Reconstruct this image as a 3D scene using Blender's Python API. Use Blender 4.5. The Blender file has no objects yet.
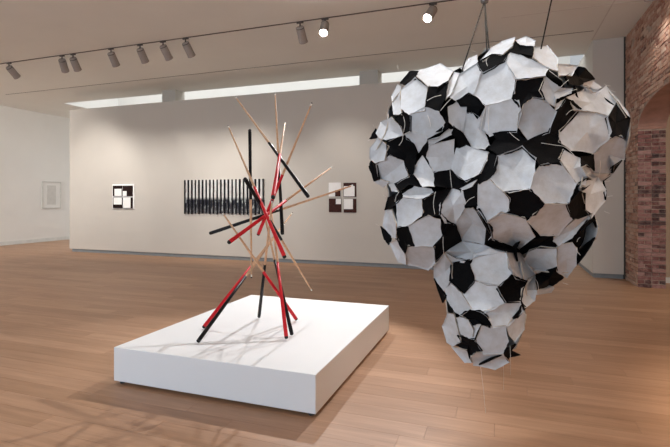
import bpy, bmesh, math, random
import numpy as np
from mathutils import Vector, Matrix

random.seed(7)
S = bpy.context.scene
C = S.collection

# ------------------------------------------------------------------ camera
EYE, FOC, YAW, HOR = 1.5, 464.0, math.radians(19.7), 199.5
cam_d = bpy.data.cameras.new('camera')
cam = bpy.data.objects.new('camera', cam_d)
C.objects.link(cam)
cam_d.sensor_width = 36.0
cam_d.lens = 36.0 * FOC / 670.0
cam_d.shift_y = -(223.5 - HOR) / 670.0
cam_d.clip_start = 0.05
cam.location = (0, 0, EYE)
cam.rotation_euler = (math.pi / 2, 0, YAW)
S.camera = cam

# ------------------------------------------------------------------ view + world
S.view_settings.view_transform = 'Standard'
S.view_settings.look = 'None'
S.view_settings.exposure = 0.8
S.view_settings.gamma = 1.0
S.view_settings.use_curve_mapping = False
w = bpy.data.worlds.new('world'); S.world = w; w.use_nodes = True
w.node_tree.nodes['Background'].inputs[0].default_value = (0.9, 0.95, 1.0, 1)
w.node_tree.nodes['Background'].inputs[1].default_value = 0.3

CEIL = 4.56
XL, XR, YB, YN = -15.3, 2.2, 13.2, -5.0     # left wall, brick wall, far back wall, near wall

def area_light(name, loc, rot, sx, sy, power, col):
    d = bpy.data.lights.new(name, 'AREA'); d.shape = 'RECTANGLE'
    d.size = sx; d.size_y = sy; d.energy = power; d.color = col
    o = bpy.data.objects.new(name, d); C.objects.link(o)
    o.location = loc; o.rotation_euler = rot
    return o
# daylight from the skylight well behind the partition wall
area_light('skylight_daylight', ((-13.0 + 1.6) / 2, 12.1, 7.4), (0, 0, 0), 14.4, 2.0, 150, (0.95, 0.98, 1.0))
# cool fill, added as daylight from unseen windows behind the photographer
area_light('window_fill', (-5.6, YN + 0.12, 2.15), (math.pi / 2, 0, 0), 12.0, 3.0, 235, (0.70, 0.84, 1.0))
# fill light added in the next room so the arch isn't black
area_light('side_room_fill', (5.0, 5.0, CEIL - 0.1), (0, 0, 0), 2.0, 5.0, 90, (1.0, 0.93, 0.85))
SPOT_WALL, SPOT_KEY, SPOT_ROOM, FLOOD = 96, 360, 60, 66

# ------------------------------------------------------------------ projection helpers (measure places)
cs, sn = math.cos(YAW), math.sin(YAW)
def ray(px, py):
    a = (px - 335.0) / FOC
    return Vector((-sn + a * cs, cs + a * sn, (HOR - py) / FOC))
EYEV = Vector((0, 0, EYE))
def at_depth(px, py, t): return EYEV + ray(px, py) * t
def at_y(px, py, Y):
    d = ray(px, py); return EYEV + d * (Y / d.y)
def at_x(px, py, X):
    d = ray(px, py); return EYEV + d * (X / d.x)
def at_z(px, py, z):
    d = ray(px, py); return EYEV + d * ((z - EYE) / d.z)

# ------------------------------------------------------------------ materials
def new_mat(name):
    m = bpy.data.materials.new(name); m.use_nodes = True
    nt = m.node_tree
    return m, nt, nt.nodes['Principled BSDF']
def N(nt, typ, **kw):
    n = nt.nodes.new(typ)
    for k, v in kw.items(): setattr(n, k, v)
    return n
def ramp(nt, fac, stops):
    r = N(nt, 'ShaderNodeValToRGB')
    els = r.color_ramp.elements
    while len(els) < len(stops): els.new(0.5)
    for e, (p, c) in zip(els, stops):
        e.position = p; e.color = (*c, 1)
    nt.links.new(fac, r.inputs[0])
    return r.outputs[0]
def noise(nt, scale, detail=3, vec=None, rough=0.55):
    n = N(nt, 'ShaderNodeTexNoise'); n.inputs['Scale'].default_value = scale
    n.inputs['Detail'].default_value = detail; n.inputs['Roughness'].default_value = rough
    if vec is not None: nt.links.new(vec, n.inputs['Vector'])
    return n.outputs['Fac']
def mix(nt, fac, a, b, typ='MIX'):
    m = N(nt, 'ShaderNodeMix', data_type='RGBA', blend_type=typ)
    def put(s, v):
        if isinstance(v, (tuple, list)): s.default_value = (*v, 1) if len(v) == 3 else v
        elif isinstance(v, (int, float)): s.default_value = v
        else: nt.links.new(v, s)
    put(m.inputs[0], fac); put(m.inputs[6], a); put(m.inputs[7], b)
    return m.outputs[2]
def bump(nt, bsdf, h, strength=0.2, dist=0.01):
    b = N(nt, 'ShaderNodeBump'); b.inputs['Strength'].default_value = strength
    b.inputs['Distance'].default_value = dist
    nt.links.new(h, b.inputs['Height']); nt.links.new(b.outputs[0], bsdf.inputs['Normal'])
def plain(name, col, rough=0.6, metal=0.0, var=0.06, scale=6.0, bstr=0.05, spec=0.3):
    m, nt, b = new_mat(name)
    tc = N(nt, 'ShaderNodeTexCoord')
    n = noise(nt, scale, 4, tc.outputs['Object'])
    lo = tuple(c * (1 - var) for c in col); hi = tuple(min(1, c * (1 + var)) for c in col)
    nt.links.new(ramp(nt, n, [(0.3, lo), (0.7, hi)]), b.inputs['Base Color'])
    b.inputs['Roughness'].default_value = rough; b.inputs['Metallic'].default_value = metal
    b.inputs['Specular IOR Level'].default_value = spec
    if bstr: bump(nt, b, n, bstr, 0.003)
    return m

M = {}
M['wall'] = plain('gallery_paint', (0.60, 0.565, 0.515), 0.75, var=0.015, scale=1.3, bstr=0.02)
M['wall_white'] = plain('white_paint', (0.84, 0.83, 0.80), 0.75, var=0.015, scale=1.3, bstr=0.02)
M['ceiling'] = plain('ceiling_paint', (0.86, 0.85, 0.80), 0.85, var=0.02, scale=0.8, bstr=0.02)
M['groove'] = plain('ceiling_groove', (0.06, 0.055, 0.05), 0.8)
M['joint'] = plain('pale_ceiling_joint', (0.72, 0.69, 0.65), 0.8)
M['reveal'] = plain('base_reveal_grey', (0.24, 0.26, 0.27), 0.5)
M['trim'] = plain('pale_trim', (0.74, 0.75, 0.72), 0.5)
M['plinth'] = plain('plinth_white', (0.80, 0.81, 0.82), 0.45, var=0.01, scale=2, bstr=0.01)
M['foot'] = plain('dark_caster', (0.03, 0.03, 0.035), 0.4)
M['lamp'] = plain('lamp_grey', (0.36, 0.32, 0.29), 0.5)
M['lamp_dark'] = plain('lamp_dark', (0.09, 0.08, 0.075), 0.5)
M['black'] = plain('black_lacquer', (0.005, 0.005, 0.007), 0.38, var=0.2, spec=0.22)
M['red'] = plain('red_lacquer', (0.60, 0.014, 0.024), 0.42, var=0.1, spec=0.22)
M['maple'] = plain('maple_shaft', (0.62, 0.39, 0.24), 0.55, var=0.15, scale=30)
M['ferrule'] = plain('ivory_ferrule', (0.85, 0.82, 0.75), 0.35)
M['tip'] = plain('leather_tip', (0.05, 0.045, 0.05), 0.8)
M['rubber'] = plain('rubber_bumper', (0.015, 0.015, 0.015), 0.7)
M['paper'] = plain('white_paper', (0.95, 0.945, 0.93), 0.8, var=0.02)
M['brown'] = plain('dark_brown_panel', (0.060, 0.024, 0.020), 0.7, var=0.25, scale=20, spec=0.1)
M['darkbrown'] = plain('blackish_brown_panel', (0.022, 0.012, 0.011), 0.7, var=0.3, scale=20, spec=0.1)
M['cable'] = plain('steel_cable', (0.05, 0.045, 0.04), 0.45, 0.4)
M['steel'] = plain('steel_shackle', (0.22, 0.21, 0.20), 0.35, 0.8)
M['thread'] = plain('waxed_thread', (0.80, 0.76, 0.70), 0.6)
M['frame_pale'] = plain('pale_frame', (0.66, 0.65, 0.62), 0.6)
M['mortar'] = plain('lime_mortar', (0.40, 0.31, 0.25), 0.95, var=0.2, scale=14, bstr=0.4)
M['soffit'] = plain('arch_plaster', (0.40, 0.235, 0.185), 0.9, var=0.16, scale=5, bstr=0.3)
M['beige'] = plain('beige_side_room', (0.46, 0.36, 0.27), 0.8, var=0.02)
M['glass'] = plain('window_pane', (0.75, 0.8, 0.85), 0.1)

def emit_mat(name, col, strength):
    m, nt, b = new_mat(name)
    b.inputs['Base Color'].default_value = (*col, 1)
    b.inputs['Emission Color'].default_value = (*col, 1)
    b.inputs['Emission Strength'].default_value = strength
    return m
M['lens'] = emit_mat('lit_lamp_lens', (1.0, 0.95, 0.88), 60)
M['lens_soft'] = emit_mat('lamp_lens', (1.0, 0.93, 0.85), 6)

def wood_mat(name, per_island):
    m, nt, b = new_mat(name)
    if per_island:
        rnd = N(nt, 'ShaderNodeNewGeometry').outputs['Random Per Island']
    else:
        rnd = N(nt, 'ShaderNodeObjectInfo').outputs['Random']
    geo = N(nt, 'ShaderNodeNewGeometry')
    off = N(nt, 'ShaderNodeVectorMath', operation='MULTIPLY_ADD')
    comb = N(nt, 'ShaderNodeCombineXYZ')
    for i in range(3): nt.links.new(rnd, comb.inputs[i])
    nt.links.new(comb.outputs[0], off.inputs[0]); off.inputs[1].default_value = (37, 91, 13)
    nt.links.new(geo.outputs['Position'], off.inputs[2])
    mp = N(nt, 'ShaderNodeMapping'); mp.inputs['Scale'].default_value = (0.9, 14, 1)
    nt.links.new(off.outputs[0], mp.inputs[0])
    g1 = noise(nt, 1.6, 5, mp.outputs[0], 0.6)
    mp2 = N(nt, 'ShaderNodeMapping'); mp2.inputs['Scale'].default_value = (2.5, 90, 1)
    nt.links.new(off.outputs[0], mp2.inputs[0])
    g2 = noise(nt, 1.5, 3, mp2.outputs[0])
    base = ramp(nt, rnd, [(0.0, (0.375, 0.214, 0.124)), (0.35, (0.41, 0.238, 0.142)), (0.7, (0.43, 0.252, 0.153)), (1.0, (0.475, 0.284, 0.175))])
    grain = ramp(nt, g1, [(0.25, (0.80, 0.76, 0.72)), (0.7, (1.08, 1.08, 1.08))])
    fine = ramp(nt, g2, [(0.3, (0.92, 0.90, 0.88)), (0.65, (1.03, 1.03, 1.03))])
    c = mix(nt, 1.0, mix(nt, 1.0, base, grain, 'MULTIPLY'), fine, 'MULTIPLY')
    nt.links.new(c, b.inputs['Base Color'])
    b.inputs['Roughness'].default_value = 0.42
    b.inputs['Specular IOR Level'].default_value = 0.4
    bump(nt, b, g2, 0.04, 0.001)
    return m
M['plank'] = wood_mat('oak_plank', False)
M['plank_stuff'] = wood_mat('oak_plank_joined', True)
M['subfloor'] = plain('dark_subfloor', (0.10, 0.055, 0.035), 0.8)

def brick_mat(name, per_island, stops, wash, amt):
    m, nt, b = new_mat(name)
    if per_island: rnd = N(nt, 'ShaderNodeNewGeometry').outputs['Random Per Island']
    else: rnd = N(nt, 'ShaderNodeObjectInfo').outputs['Random']
    geo = N(nt, 'ShaderNodeNewGeometry')
    n1 = noise(nt, 16, 5, geo.outputs['Position'], 0.7)
    n2 = noise(nt, 2.2, 3, geo.outputs['Position'])
    base = ramp(nt, rnd, stops)
    white = ramp(nt, n1, [(0.42, (0, 0, 0)), (0.62, (1, 1, 1))])
    big = ramp(nt, n2, [(0.35, (amt * 0.4,) * 3), (0.7, (amt,) * 3)])
    f = mix(nt, 1.0, white, big, 'MULTIPLY')
    c = mix(nt, f, base, wash)
    nt.links.new(c, b.inputs['Base Color']); b.inputs['Roughness'].default_value = 0.95
    bump(nt, b, n1, 0.6, 0.01)
    return m
FACE = [(0, (0.10, 0.045, 0.035)), (0.15, (0.30, 0.12, 0.08)), (0.5, (0.42, 0.22, 0.15)), (0.8, (0.47, 0.29, 0.21)), (1, (0.52, 0.37, 0.29))]
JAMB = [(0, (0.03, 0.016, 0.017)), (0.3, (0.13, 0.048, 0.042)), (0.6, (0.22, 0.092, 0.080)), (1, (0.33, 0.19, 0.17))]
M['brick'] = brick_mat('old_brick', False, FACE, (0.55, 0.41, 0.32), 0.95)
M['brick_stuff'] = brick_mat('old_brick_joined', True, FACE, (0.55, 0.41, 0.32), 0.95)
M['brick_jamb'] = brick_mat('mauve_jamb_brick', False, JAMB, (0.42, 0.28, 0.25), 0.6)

def leather(name, lo, hi, rough, crack=0.25, spec=0.2):
    m, nt, b = new_mat(name)
    rnd = N(nt, 'ShaderNodeObjectInfo').outputs['Random']
    geo = N(nt, 'ShaderNodeNewGeometry')
    n1 = noise(nt, 22, 5, geo.outputs['Position'], 0.65)
    n2 = noise(nt, 140, 2, geo.outputs['Position'])
    base = ramp(nt, rnd, [(0, lo), (1, hi)])
    st = ramp(nt, n1, [(0.3, (0.84, 0.81, 0.77)), (0.62, (1, 1, 1))])
    c = mix(nt, 1.0, base, st, 'MULTIPLY')
    nt.links.new(c, b.inputs['Base Color']); b.inputs['Roughness'].default_value = rough
    b.inputs['Specular IOR Level'].default_value = spec
    h = mix(nt, 0.35, n1, n2)
    bump(nt, b, h, crack, 0.006)
    return m
M['white_leather'] = leather('white_panel_leather', (0.50, 0.51, 0.53), (0.68, 0.685, 0.70), 0.5)
M['black_leather'] = leather('black_panel_leather', (0.0025, 0.0025, 0.003), (0.006, 0.0055, 0.006), 0.7, 0.5, 0.06)

M['raw_edge'] = plain('raw_leather_edge', (0.50, 0.42, 0.34), 0.8, var=0.3, scale=40)
def print_mat():
    # printed picture: pale ground, dark splashed lower band of vertical streaks
    m, nt, b = new_mat('streaked_print')
    tc = N(nt, 'ShaderNodeTexCoord'); sep = N(nt, 'ShaderNodeSeparateXYZ')
    nt.links.new(tc.outputs['Object'], sep.inputs[0])
    mp = N(nt, 'ShaderNodeMapping'); mp.inputs['Scale'].default_value = (26, 1, 5)
    nt.links.new(tc.outputs['Object'], mp.inputs[0])
    n1 = noise(nt, 1.0, 4, mp.outputs[0], 0.7)
    n2 = noise(nt, 14, 4, tc.outputs['Object'], 0.7)
    md = N(nt, 'ShaderNodeMapRange'); md.inputs[1].default_value = -0.01; md.inputs[2].default_value = -0.09
    md.inputs[3].default_value = 0.0; md.inputs[4].default_value = 1.0
    nt.links.new(sep.outputs[2], md.inputs[0])
    md2 = N(nt, 'ShaderNodeMapRange'); md2.inputs[1].default_value = -0.36; md2.inputs[2].default_value = -0.22
    md2.inputs[3].default_value = 0.9; md2.inputs[4].default_value = 1.0
    nt.links.new(sep.outputs[2], md2.inputs[0])
    t = N(nt, 'ShaderNodeMath', operation='MULTIPLY'); nt.links.new(md.outputs[0], t.inputs[0]); nt.links.new(md2.outputs[0], t.inputs[1])
    s = ramp(nt, n1, [(0.54, (1, 1, 1)), (0.64, (0.0, 0.0, 0.0))])
    f = mix(nt, 1.0, t.outputs[0], s, 'MULTIPLY')
    top = ramp(nt, n1, [(0.35, (0.42, 0.36, 0.34)), (0.5, (0.78, 0.76, 0.73)), (0.75, (0.60, 0.74, 0.72))])
    dk = ramp(nt, n2, [(0.4, (0.008, 0.009, 0.016)), (0.7, (0.03, 0.03, 0.05))])
    nt.links.new(mix(nt, f, top, dk), b.inputs['Base Color']); b.inputs['Roughness'].default_value = 0.4
    return m
M['print'] = print_mat()

# ------------------------------------------------------------------ mesh helpers
def obj(name, bm, mat, parent=None, smooth=False):
    me = bpy.data.meshes.new(name)
    bmesh.ops.recalc_face_normals(bm, faces=bm.faces)
    bm.to_mesh(me); bm.free()
    if smooth:
        for p in me.polygons: p.use_smooth = True
    me.materials.append(mat)
    o = bpy.data.objects.new(name, me); C.objects.link(o)
    if parent: o.parent = parent
    return o
def add_box(bm, x0, x1, y0, y1, z0, z1, bevel=0.0):
    r = bmesh.ops.create_cube(bm, size=1.0)
    vs = r['verts']
    for v in vs:
        v.co = Vector(((x0 + x1) / 2 + v.co.x * (x1 - x0), (y0 + y1) / 2 + v.co.y * (y1 - y0), (z0 + z1) / 2 + v.co.z * (z1 - z0)))
    if bevel:
        es = list({e for v in vs for e in v.link_edges})
        bmesh.ops.bevel(bm, geom=es, offset=bevel, segments=2, affect='EDGES', profile=0.5)
    return bm
def box(name, mat, dims, parent=None, bevel=0.0):
    bm = bmesh.new(); add_box(bm, *dims, bevel=bevel)
    return obj(name, bm, mat, parent)
def frame_to(d):
    d = Vector(d).normalized()
    u = d.cross(Vector((0, 0, 1)))
    if u.length < 1e-4: u = Vector((1, 0, 0))
    u.normalize(); v = u.cross(d).normalized()
    return d, u, v
def add_lathe(bm, p0, axis, prof, seg=16):
    """prof: list of (distance along axis, radius)"""
    d, u, v = frame_to(axis); p0 = Vector(p0)
    rings = []
    for s, r in prof:
        rings.append([bm.verts.new(p0 + d * s + (u * math.cos(2 * math.pi * k / seg) + v * math.sin(2 * math.pi * k / seg)) * r) for k in range(seg)])
    for a, b in zip(rings, rings[1:]):
        for k in range(seg):
            bm.faces.new((a[k], a[(k + 1) % seg], b[(k + 1) % seg], b[k]))
    bm.faces.new(rings[0][::-1]); bm.faces.new(rings[-1])
    return bm
def add_tube(bm, pts, r, seg=6):
    pts = [Vector(p) for p in pts]
    rings = []
    for i, p in enumerate(pts):
        t = (pts[min(i + 1, len(pts) - 1)] - pts[max(i - 1, 0)])
        d, u, v = frame_to(t)
        rings.append([bm.verts.new(p + (u * math.cos(2 * math.pi * k / seg) + v * math.sin(2 * math.pi * k / seg)) * r) for k in range(seg)])
    for a, b in zip(rings, rings[1:]):
        for k in range(seg):
            bm.faces.new((a[k], a[(k + 1) % seg], b[(k + 1) % seg], b[k]))
    bm.faces.new(rings[0][::-1]); bm.faces.new(rings[-1])
    return bm
def tag(o, label, cat, group=None):
    o['label'] = label; o['category'] = cat
    if group: o['group'] = group
    return o
def empty(name, loc):
    o = bpy.data.objects.new(name, None); C.objects.link(o); o.location = loc; o.empty_display_size = 0.1
    bpy.context.view_layer.update()
    return o
def adopt(root):
    """children were built in world coordinates: keep them there under the root"""
    inv = Matrix.Translation(-root.location)
    for ch in root.children: ch.matrix_parent_inverse = inv
def struct(o, label=None):
    o['kind'] = 'structure'
    if label: o['label'] = label
    return o

# ------------------------------------------------------------------ floor: planks run along X
floor = struct(box('floor', M['subfloor'], (XL - 0.1, 6.5, YN, YB + 0.1, -0.08, -0.012)), 'warm brown oak plank floor of the gallery')
PW, GAP = 0.18, 0.0008
rng = random.Random(3)
plank_list = []
y = YN; row = 0
while y < YB:
    x = XL - rng.uniform(0, 2.0)
    while x < 6.4:
        L = rng.choice((1.5, 1.8, 2.1, 2.4))
        x0, x1 = max(x, XL), min(x + L, 6.4)
        if x1 - x0 > 0.05: plank_list.append((x0, x1, y, min(y + PW, YB), L))
        x += L
    y += PW; row += 1
def pix(p):
    d = Vector(p) - EYEV
    dep = -sn * d.x + cs * d.y; lat = cs * d.x + sn * d.y
    return (335 + FOC * lat / dep, HOR - FOC * d.z / dep, dep) if dep > 0.3 else None
def plank_score(pl):
    c = Vector(((pl[0] + pl[1]) / 2, (pl[2] + pl[3]) / 2, 0)); best = -1
    for xx in (pl[0], c.x, pl[1]):
        q = pix((xx, c.y, 0))
        if q and -5 < q[0] < 675 and q[1] < 452: best = max(best, 1 / q[2])
    return best
sc = sorted(plank_list, key=plank_score, reverse=True)
shared = {}
def plank_mesh(L):
    k = round(L, 3)
    if k not in shared:
        bm = bmesh.new(); add_box(bm, GAP, L - GAP, GAP, PW - GAP, -0.012, 0.0)
        me = bpy.data.meshes.new('plank'); bm.to_mesh(me); bm.free(); me.materials.append(M['plank']); shared[k] = me
    return shared[k]
for (x0, x1, y0, y1, L) in sc[:300]:
    o = bpy.data.objects.new('plank', plank_mesh(x1 - x0)); C.objects.link(o)
    o.location = (x0, y0, 0); o.parent = floor
V, F = [], []
for (x0, x1, y0, y1, L) in sc[300:]:
    b = len(V)
    a0, a1, c0, c1 = x0 + GAP, x1 - GAP, y0 + GAP, y1 - GAP
    V += [(a0, c0, -.012), (a1, c0, -.012), (a1, c1, -.012), (a0, c1, -.012), (a0, c0, 0), (a1, c0, 0), (a1, c1, 0), (a0, c1, 0)]
    F += [(b + 4, b + 5, b + 6, b + 7), (b, b + 1, b + 5, b + 4), (b + 1, b + 2, b + 6, b + 5), (b + 2, b + 3, b + 7, b + 6), (b + 3, b, b + 4, b + 7)]
me = bpy.data.meshes.new('distant_planks'); me.from_pydata(V, [], F); me.materials.append(M['plank_stuff'])
o = bpy.data.objects.new('distant_planks', me); C.objects.link(o); o.parent = floor; o['kind'] = 'stuff'

# ------------------------------------------------------------------ ceiling, with the skylight opening behind the partition
YS, XS = 10.93, -13.1
ceiling = struct(box('ceiling', M['ceiling'], (XL, 6.5, YN, YS, CEIL, CEIL + 0.18)), 'flat grey beige gallery ceiling')
box('ceiling_end_panel', M['ceiling'], (XL, XS, YS, YB, CEIL, CEIL + 0.18), ceiling)
box('ceiling_groove', M['groove'], (-13.6, XR - 0.62, 9.495, 9.509, CEIL - 0.004, CEIL + 0.01), ceiling)
box('ceiling_joint', M['joint'], (1.63, 1.65, 2.0, 10.04, CEIL - 0.003, CEIL + 0.01), ceiling)
box('ceiling_joint', M['joint'], (0.0, XR, 8.30, 8.315, CEIL - 0.003, CEIL + 0.01), ceiling)
struct(box('trim_1', M['wall_white'], (XS, 1.66, YS - 0.02, YS + 0.06, CEIL - 0.002, 7.6)), 'white skylight well upstand behind the partition wall')
struct(box('trim_2', M['wall_white'], (XS - 0.08, XS + 0.01, YS + 0.001, YB, CEIL - 0.001, 7.6)), 'white end of the skylight well')

# walls
struct(box('wall_back', M['wall_white'], (XL, 1.66, YB, YB + 0.15, 0, 7.6)), 'brightly daylit white wall behind the partition')
struct(box('wall_left', M['wall_white'], (XL - 0.15, XL, YN, YB + 0.15, 0, CEIL)), 'long pale side wall at far left')
struct(box('baseboard_left', M['trim'], (XL, XL + 0.02, YN, YB, 0, 0.12)), 'pale baseboard of the far left wall')
part = box('wall_partition', M['wall'], (-11.70, 0.55, 10.0, 10.45, 0.085, 4.075), bevel=0.006)
struct(part, 'grey beige partition wall carrying three artworks')
box('base_reveal', M['reveal'], (-11.62, 0.51, 10.025, 10.42, 0.0, 0.085), part)
# columns rising behind the partition
for X in (-8.97, -3.19):
    o = box('column', M['wall'], (X, X + 0.45, 10.64, 11.04, 0, CEIL + 0.02))
    struct(o)
    o['label'] = 'square column above the partition, left one' if X < -5 else 'square column above the partition, behind the hanging ball panels'
pier = box('wall_pier', M['wall'], (1.655, 2.175, 10.06, YB, 0.085, CEIL), bevel=0.004)
struct(pier, 'plain grey beige pier beside the brick wall')
box('base_reveal', M['reveal'], (1.675, 2.17, 10.085, YB, 0.0, 0.085), pier)
box('dark_gap_strip', M['groove'], (2.174, 2.222, 10.052, 10.2, 0.0, CEIL), pier)  # solid dark strip, the gap's shade put into its colour
# near end wall, with unseen windows added for the cool fill
near = bmesh.new()
add_box(near, XL, 6.5, YN - 0.2, YN, 0, 0.55); add_box(near, XL, 6.5, YN - 0.2, YN, 3.75, CEIL)
wx = [(-11.7, -7.8), (-7.5, -3.7), (-3.4, 0.4)]
edges = [XL] + [e for p in wx for e in p] + [6.5]
for a, b in zip(edges[0::2], edges[1::2]): add_box(near, a, b, YN - 0.2, YN, 0.55, 3.75)
struct(obj('wall_near', near, M['wall_white']), 'wall behind the photographer')
for i, (a, b) in enumerate(wx):
    bm = bmesh.new()
    for q in (a, (a + b) / 2 - 0.03, b - 0.06): add_box(bm, q, q + 0.06, YN - 0.12, YN - 0.06, 0.55, 3.75)
    for z in (0.55, 2.12, 3.69): add_box(bm, a, b, YN - 0.118, YN - 0.062, z, z + 0.06)
    struct(obj('window_%d' % (i + 1), bm, M['lamp_dark']), 'unseen tall window added behind the photographer for the cool fill')
# side room seen through the arch
struct(box('wall_side_room', M['beige'], (XR + 0.42, 6.5, 9.87, 10.05, 0, CEIL)), 'beige wall of the next room seen through the arch')
struct(box('baseboard_side_room', M['trim'], (XR + 0.42, 6.5, 9.85, 9.87, 0, 0.1)))
struct(box('wall_side_room_end', M['beige'], (6.4, 6.5, YN, 9.87, 0, CEIL)))

# ------------------------------------------------------------------ brick wall with a wide arch
YA, HW, ZS, RISE, TH = 7.8, 1.44, 2.70, 0.45, 0.41
def arch_z(y):
    q = (y - YA) / HW
    return ZS + RISE * math.sqrt(max(0.0, 1 - q * q)) if abs(q) < 1 else 0.0
bm = bmesh.new()
INS = 0.014
def add_prism(bm, quad, x0, x1):
    a = [bm.verts.new((x0, q[0], q[1])) for q in quad]; b = [bm.verts.new((x1, q[0], q[1])) for q in quad]
    bm.faces.new(a); bm.faces.new(b[::-1])
    for i in range(4): bm.faces.new((a[i], b[i], b[(i + 1) % 4], a[(i + 1) % 4]))
add_prism(bm, [(YN, 0), (YA - HW, 0), (YA - HW, CEIL), (YN, CEIL)], XR + INS, XR + TH)
add_prism(bm, [(YA + HW, 0), (10.05, 0), (10.05, CEIL), (YA + HW, CEIL)], XR + INS, XR + TH)
arc = [(YA + HW * math.cos(math.pi - math.pi * k / 28), ZS + RISE * math.sin(math.pi * k / 28)) for k in range(29)]
for p, q in zip(arc, arc[1:]):
    add_prism(bm, [p, q, (q[0], CEIL), (p[0], CEIL)], XR + INS, XR + TH)
brick_wall = struct(obj('wall_right', bm, M['mortar']), 'old weathered brick wall with a wide arch')
# plastered intrados of the arch
bm = bmesh.new()
cols = []
for k in range(0, 33):
    th = math.pi - math.pi * k / 32
    yy, zz = YA + HW * math.cos(th), ZS + RISE * math.sin(th)
    yi, zi = YA + (HW - 0.02) * math.cos(th), ZS + (RISE - 0.02) * math.sin(th)
    cols.append([bm.verts.new((XR + 0.004, yy, zz)), bm.verts.new((XR + TH + 0.004, yy, zz)), bm.verts.new((XR + TH + 0.004, yi, zi)), bm.verts.new((XR + 0.004, yi, zi))])
for a, b in zip(cols, cols[1:]):
    for i in range(4): bm.faces.new((a[i], b[i], b[(i + 1) % 4], a[(i + 1) % 4]))
bm.faces.new(cols[0]); bm.faces.new(cols[-1][::-1])
obj('arch_soffit', bm, M['soffit'], brick_wall)

CH = 0.067
bricks = []     # (x0,x1,y0,y1,z0,z1, score)
br = random.Random(11)
holes = [(9.55, 4.28), (8.6, 4.22)]
nz = int(CEIL / CH)
for r in range(nz):
    z0 = r * CH; z1 = z0 + CH - 0.011
    y = 10.04 - (0.11 if r % 2 else 0.0) + 0.0
    first = True
    while y > 5.6:
        L = br.uniform(0.18, 0.225) if (r + int(y * 3)) % 5 else 0.10
        ya, yb = y - L, y
        y = ya - 0.011
        if r % 2 and first:
            pass
        first = False
        zt = max(arch_z(ya), arch_z(yb), arch_z((ya + yb) / 2))
        inside = False
        if zt > 0 and z0 < zt:
            # partly or wholly in the opening: trim against the jamb
            if yb > YA + HW and ya < YA + HW: ya = YA + HW + 0.001
            elif ya < YA - HW and yb > YA - HW: yb = YA - HW - 0.001
            else: inside = True
            if z0 < ZS and YA - HW < (ya + yb) / 2 < YA + HW: inside = True
        if inside or yb - ya < 0.04: continue
        if any(abs((ya + yb) / 2 - hy) < 0.1 and abs((z0 + z1) / 2 - hz) < 0.085 for hy, hz in holes): continue
        pr = br.uniform(-0.006, 0.005)
        bricks.append((XR + pr, XR + INS + 0.01, ya, yb, z0 + br.uniform(-.002, .002), z1 + br.uniform(-.002, .002)))
    # close the short start on offset rows
    if r % 2: bricks.append((XR + br.uniform(-.005, .004), XR + INS + 0.01, 10.04 - 0.10, 10.04, z0, z1))
    # jamb bricks, facing the camera
    if z1 < ZS - 0.02:
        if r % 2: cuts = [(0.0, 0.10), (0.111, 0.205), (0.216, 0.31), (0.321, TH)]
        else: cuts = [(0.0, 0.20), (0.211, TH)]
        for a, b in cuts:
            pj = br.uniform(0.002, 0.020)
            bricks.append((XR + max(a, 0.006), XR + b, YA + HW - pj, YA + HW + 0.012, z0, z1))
def brick_score(bk):
    q = pix(((bk[0] + bk[1]) / 2, (bk[2] + bk[3]) / 2, (bk[4] + bk[5]) / 2))
    if not q or not (600 < q[0] < 675) or not (-5 < q[1] < 300): return -1
    jamb = bk[1] - bk[0] > 0.05
    wpx = FOC * (bk[1] - bk[0]) / q[2] if jamb else FOC * (bk[3] - bk[2]) * 0.3 / q[2]
    return wpx
bricks.sort(key=brick_score, reverse=True)
for bk in bricks[:300]:
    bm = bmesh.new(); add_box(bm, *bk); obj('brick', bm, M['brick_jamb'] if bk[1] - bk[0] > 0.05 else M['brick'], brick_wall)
V, F = [], []
for (x0, x1, y0, y1, z0, z1) in bricks[300:]:
    b = len(V)
    V += [(x0, y0, z0), (x1, y0, z0), (x1, y1, z0), (x0, y1, z0), (x0, y0, z1), (x1, y0, z1), (x1, y1, z1), (x0, y1, z1)]
    F += [tuple(b + i for i in f) for f in ((0, 3, 2, 1), (4, 5, 6, 7), (0, 1, 5, 4), (1, 2, 6, 5), (2, 3, 7, 6), (3, 0, 4, 7))]
me = bpy.data.meshes.new('remaining_bricks'); me.from_pydata(V, [], F); me.materials.append(M['brick_stuff'])
o = bpy.data.objects.new('remaining_bricks', me); C.objects.link(o); o.parent = brick_wall; o['kind'] = 'stuff'

# ------------------------------------------------------------------ plinth
PX0, PX1, PY0, PY1, PZ0, PZ1 = -2.965, -1.195, 2.945, 5.15, 0.028, 0.300
pl = empty('plinth', ((PX0 + PX1) / 2, (PY0 + PY1) / 2, 0))
tag(pl, 'low square white plinth under the cue sculpture', 'plinth')
box('plinth_body', M['plinth'], (PX0, PX1, PY0, PY1, PZ0, PZ1), pl, bevel=0.004)
for x in (PX0 + 0.05, PX1 - 0.05):
    for yy in (PY0 + 0.05, PY1 - 0.05):
        bm = bmesh.new(); add_lathe(bm, (x, yy, 0.0), (0, 0, 1), [(0, 0.022), (0.006, 0.025), (0.018, 0.02), (0.03, 0.012)], 14)
        obj('foot', bm, M['foot'], pl)
adopt(pl)

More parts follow.
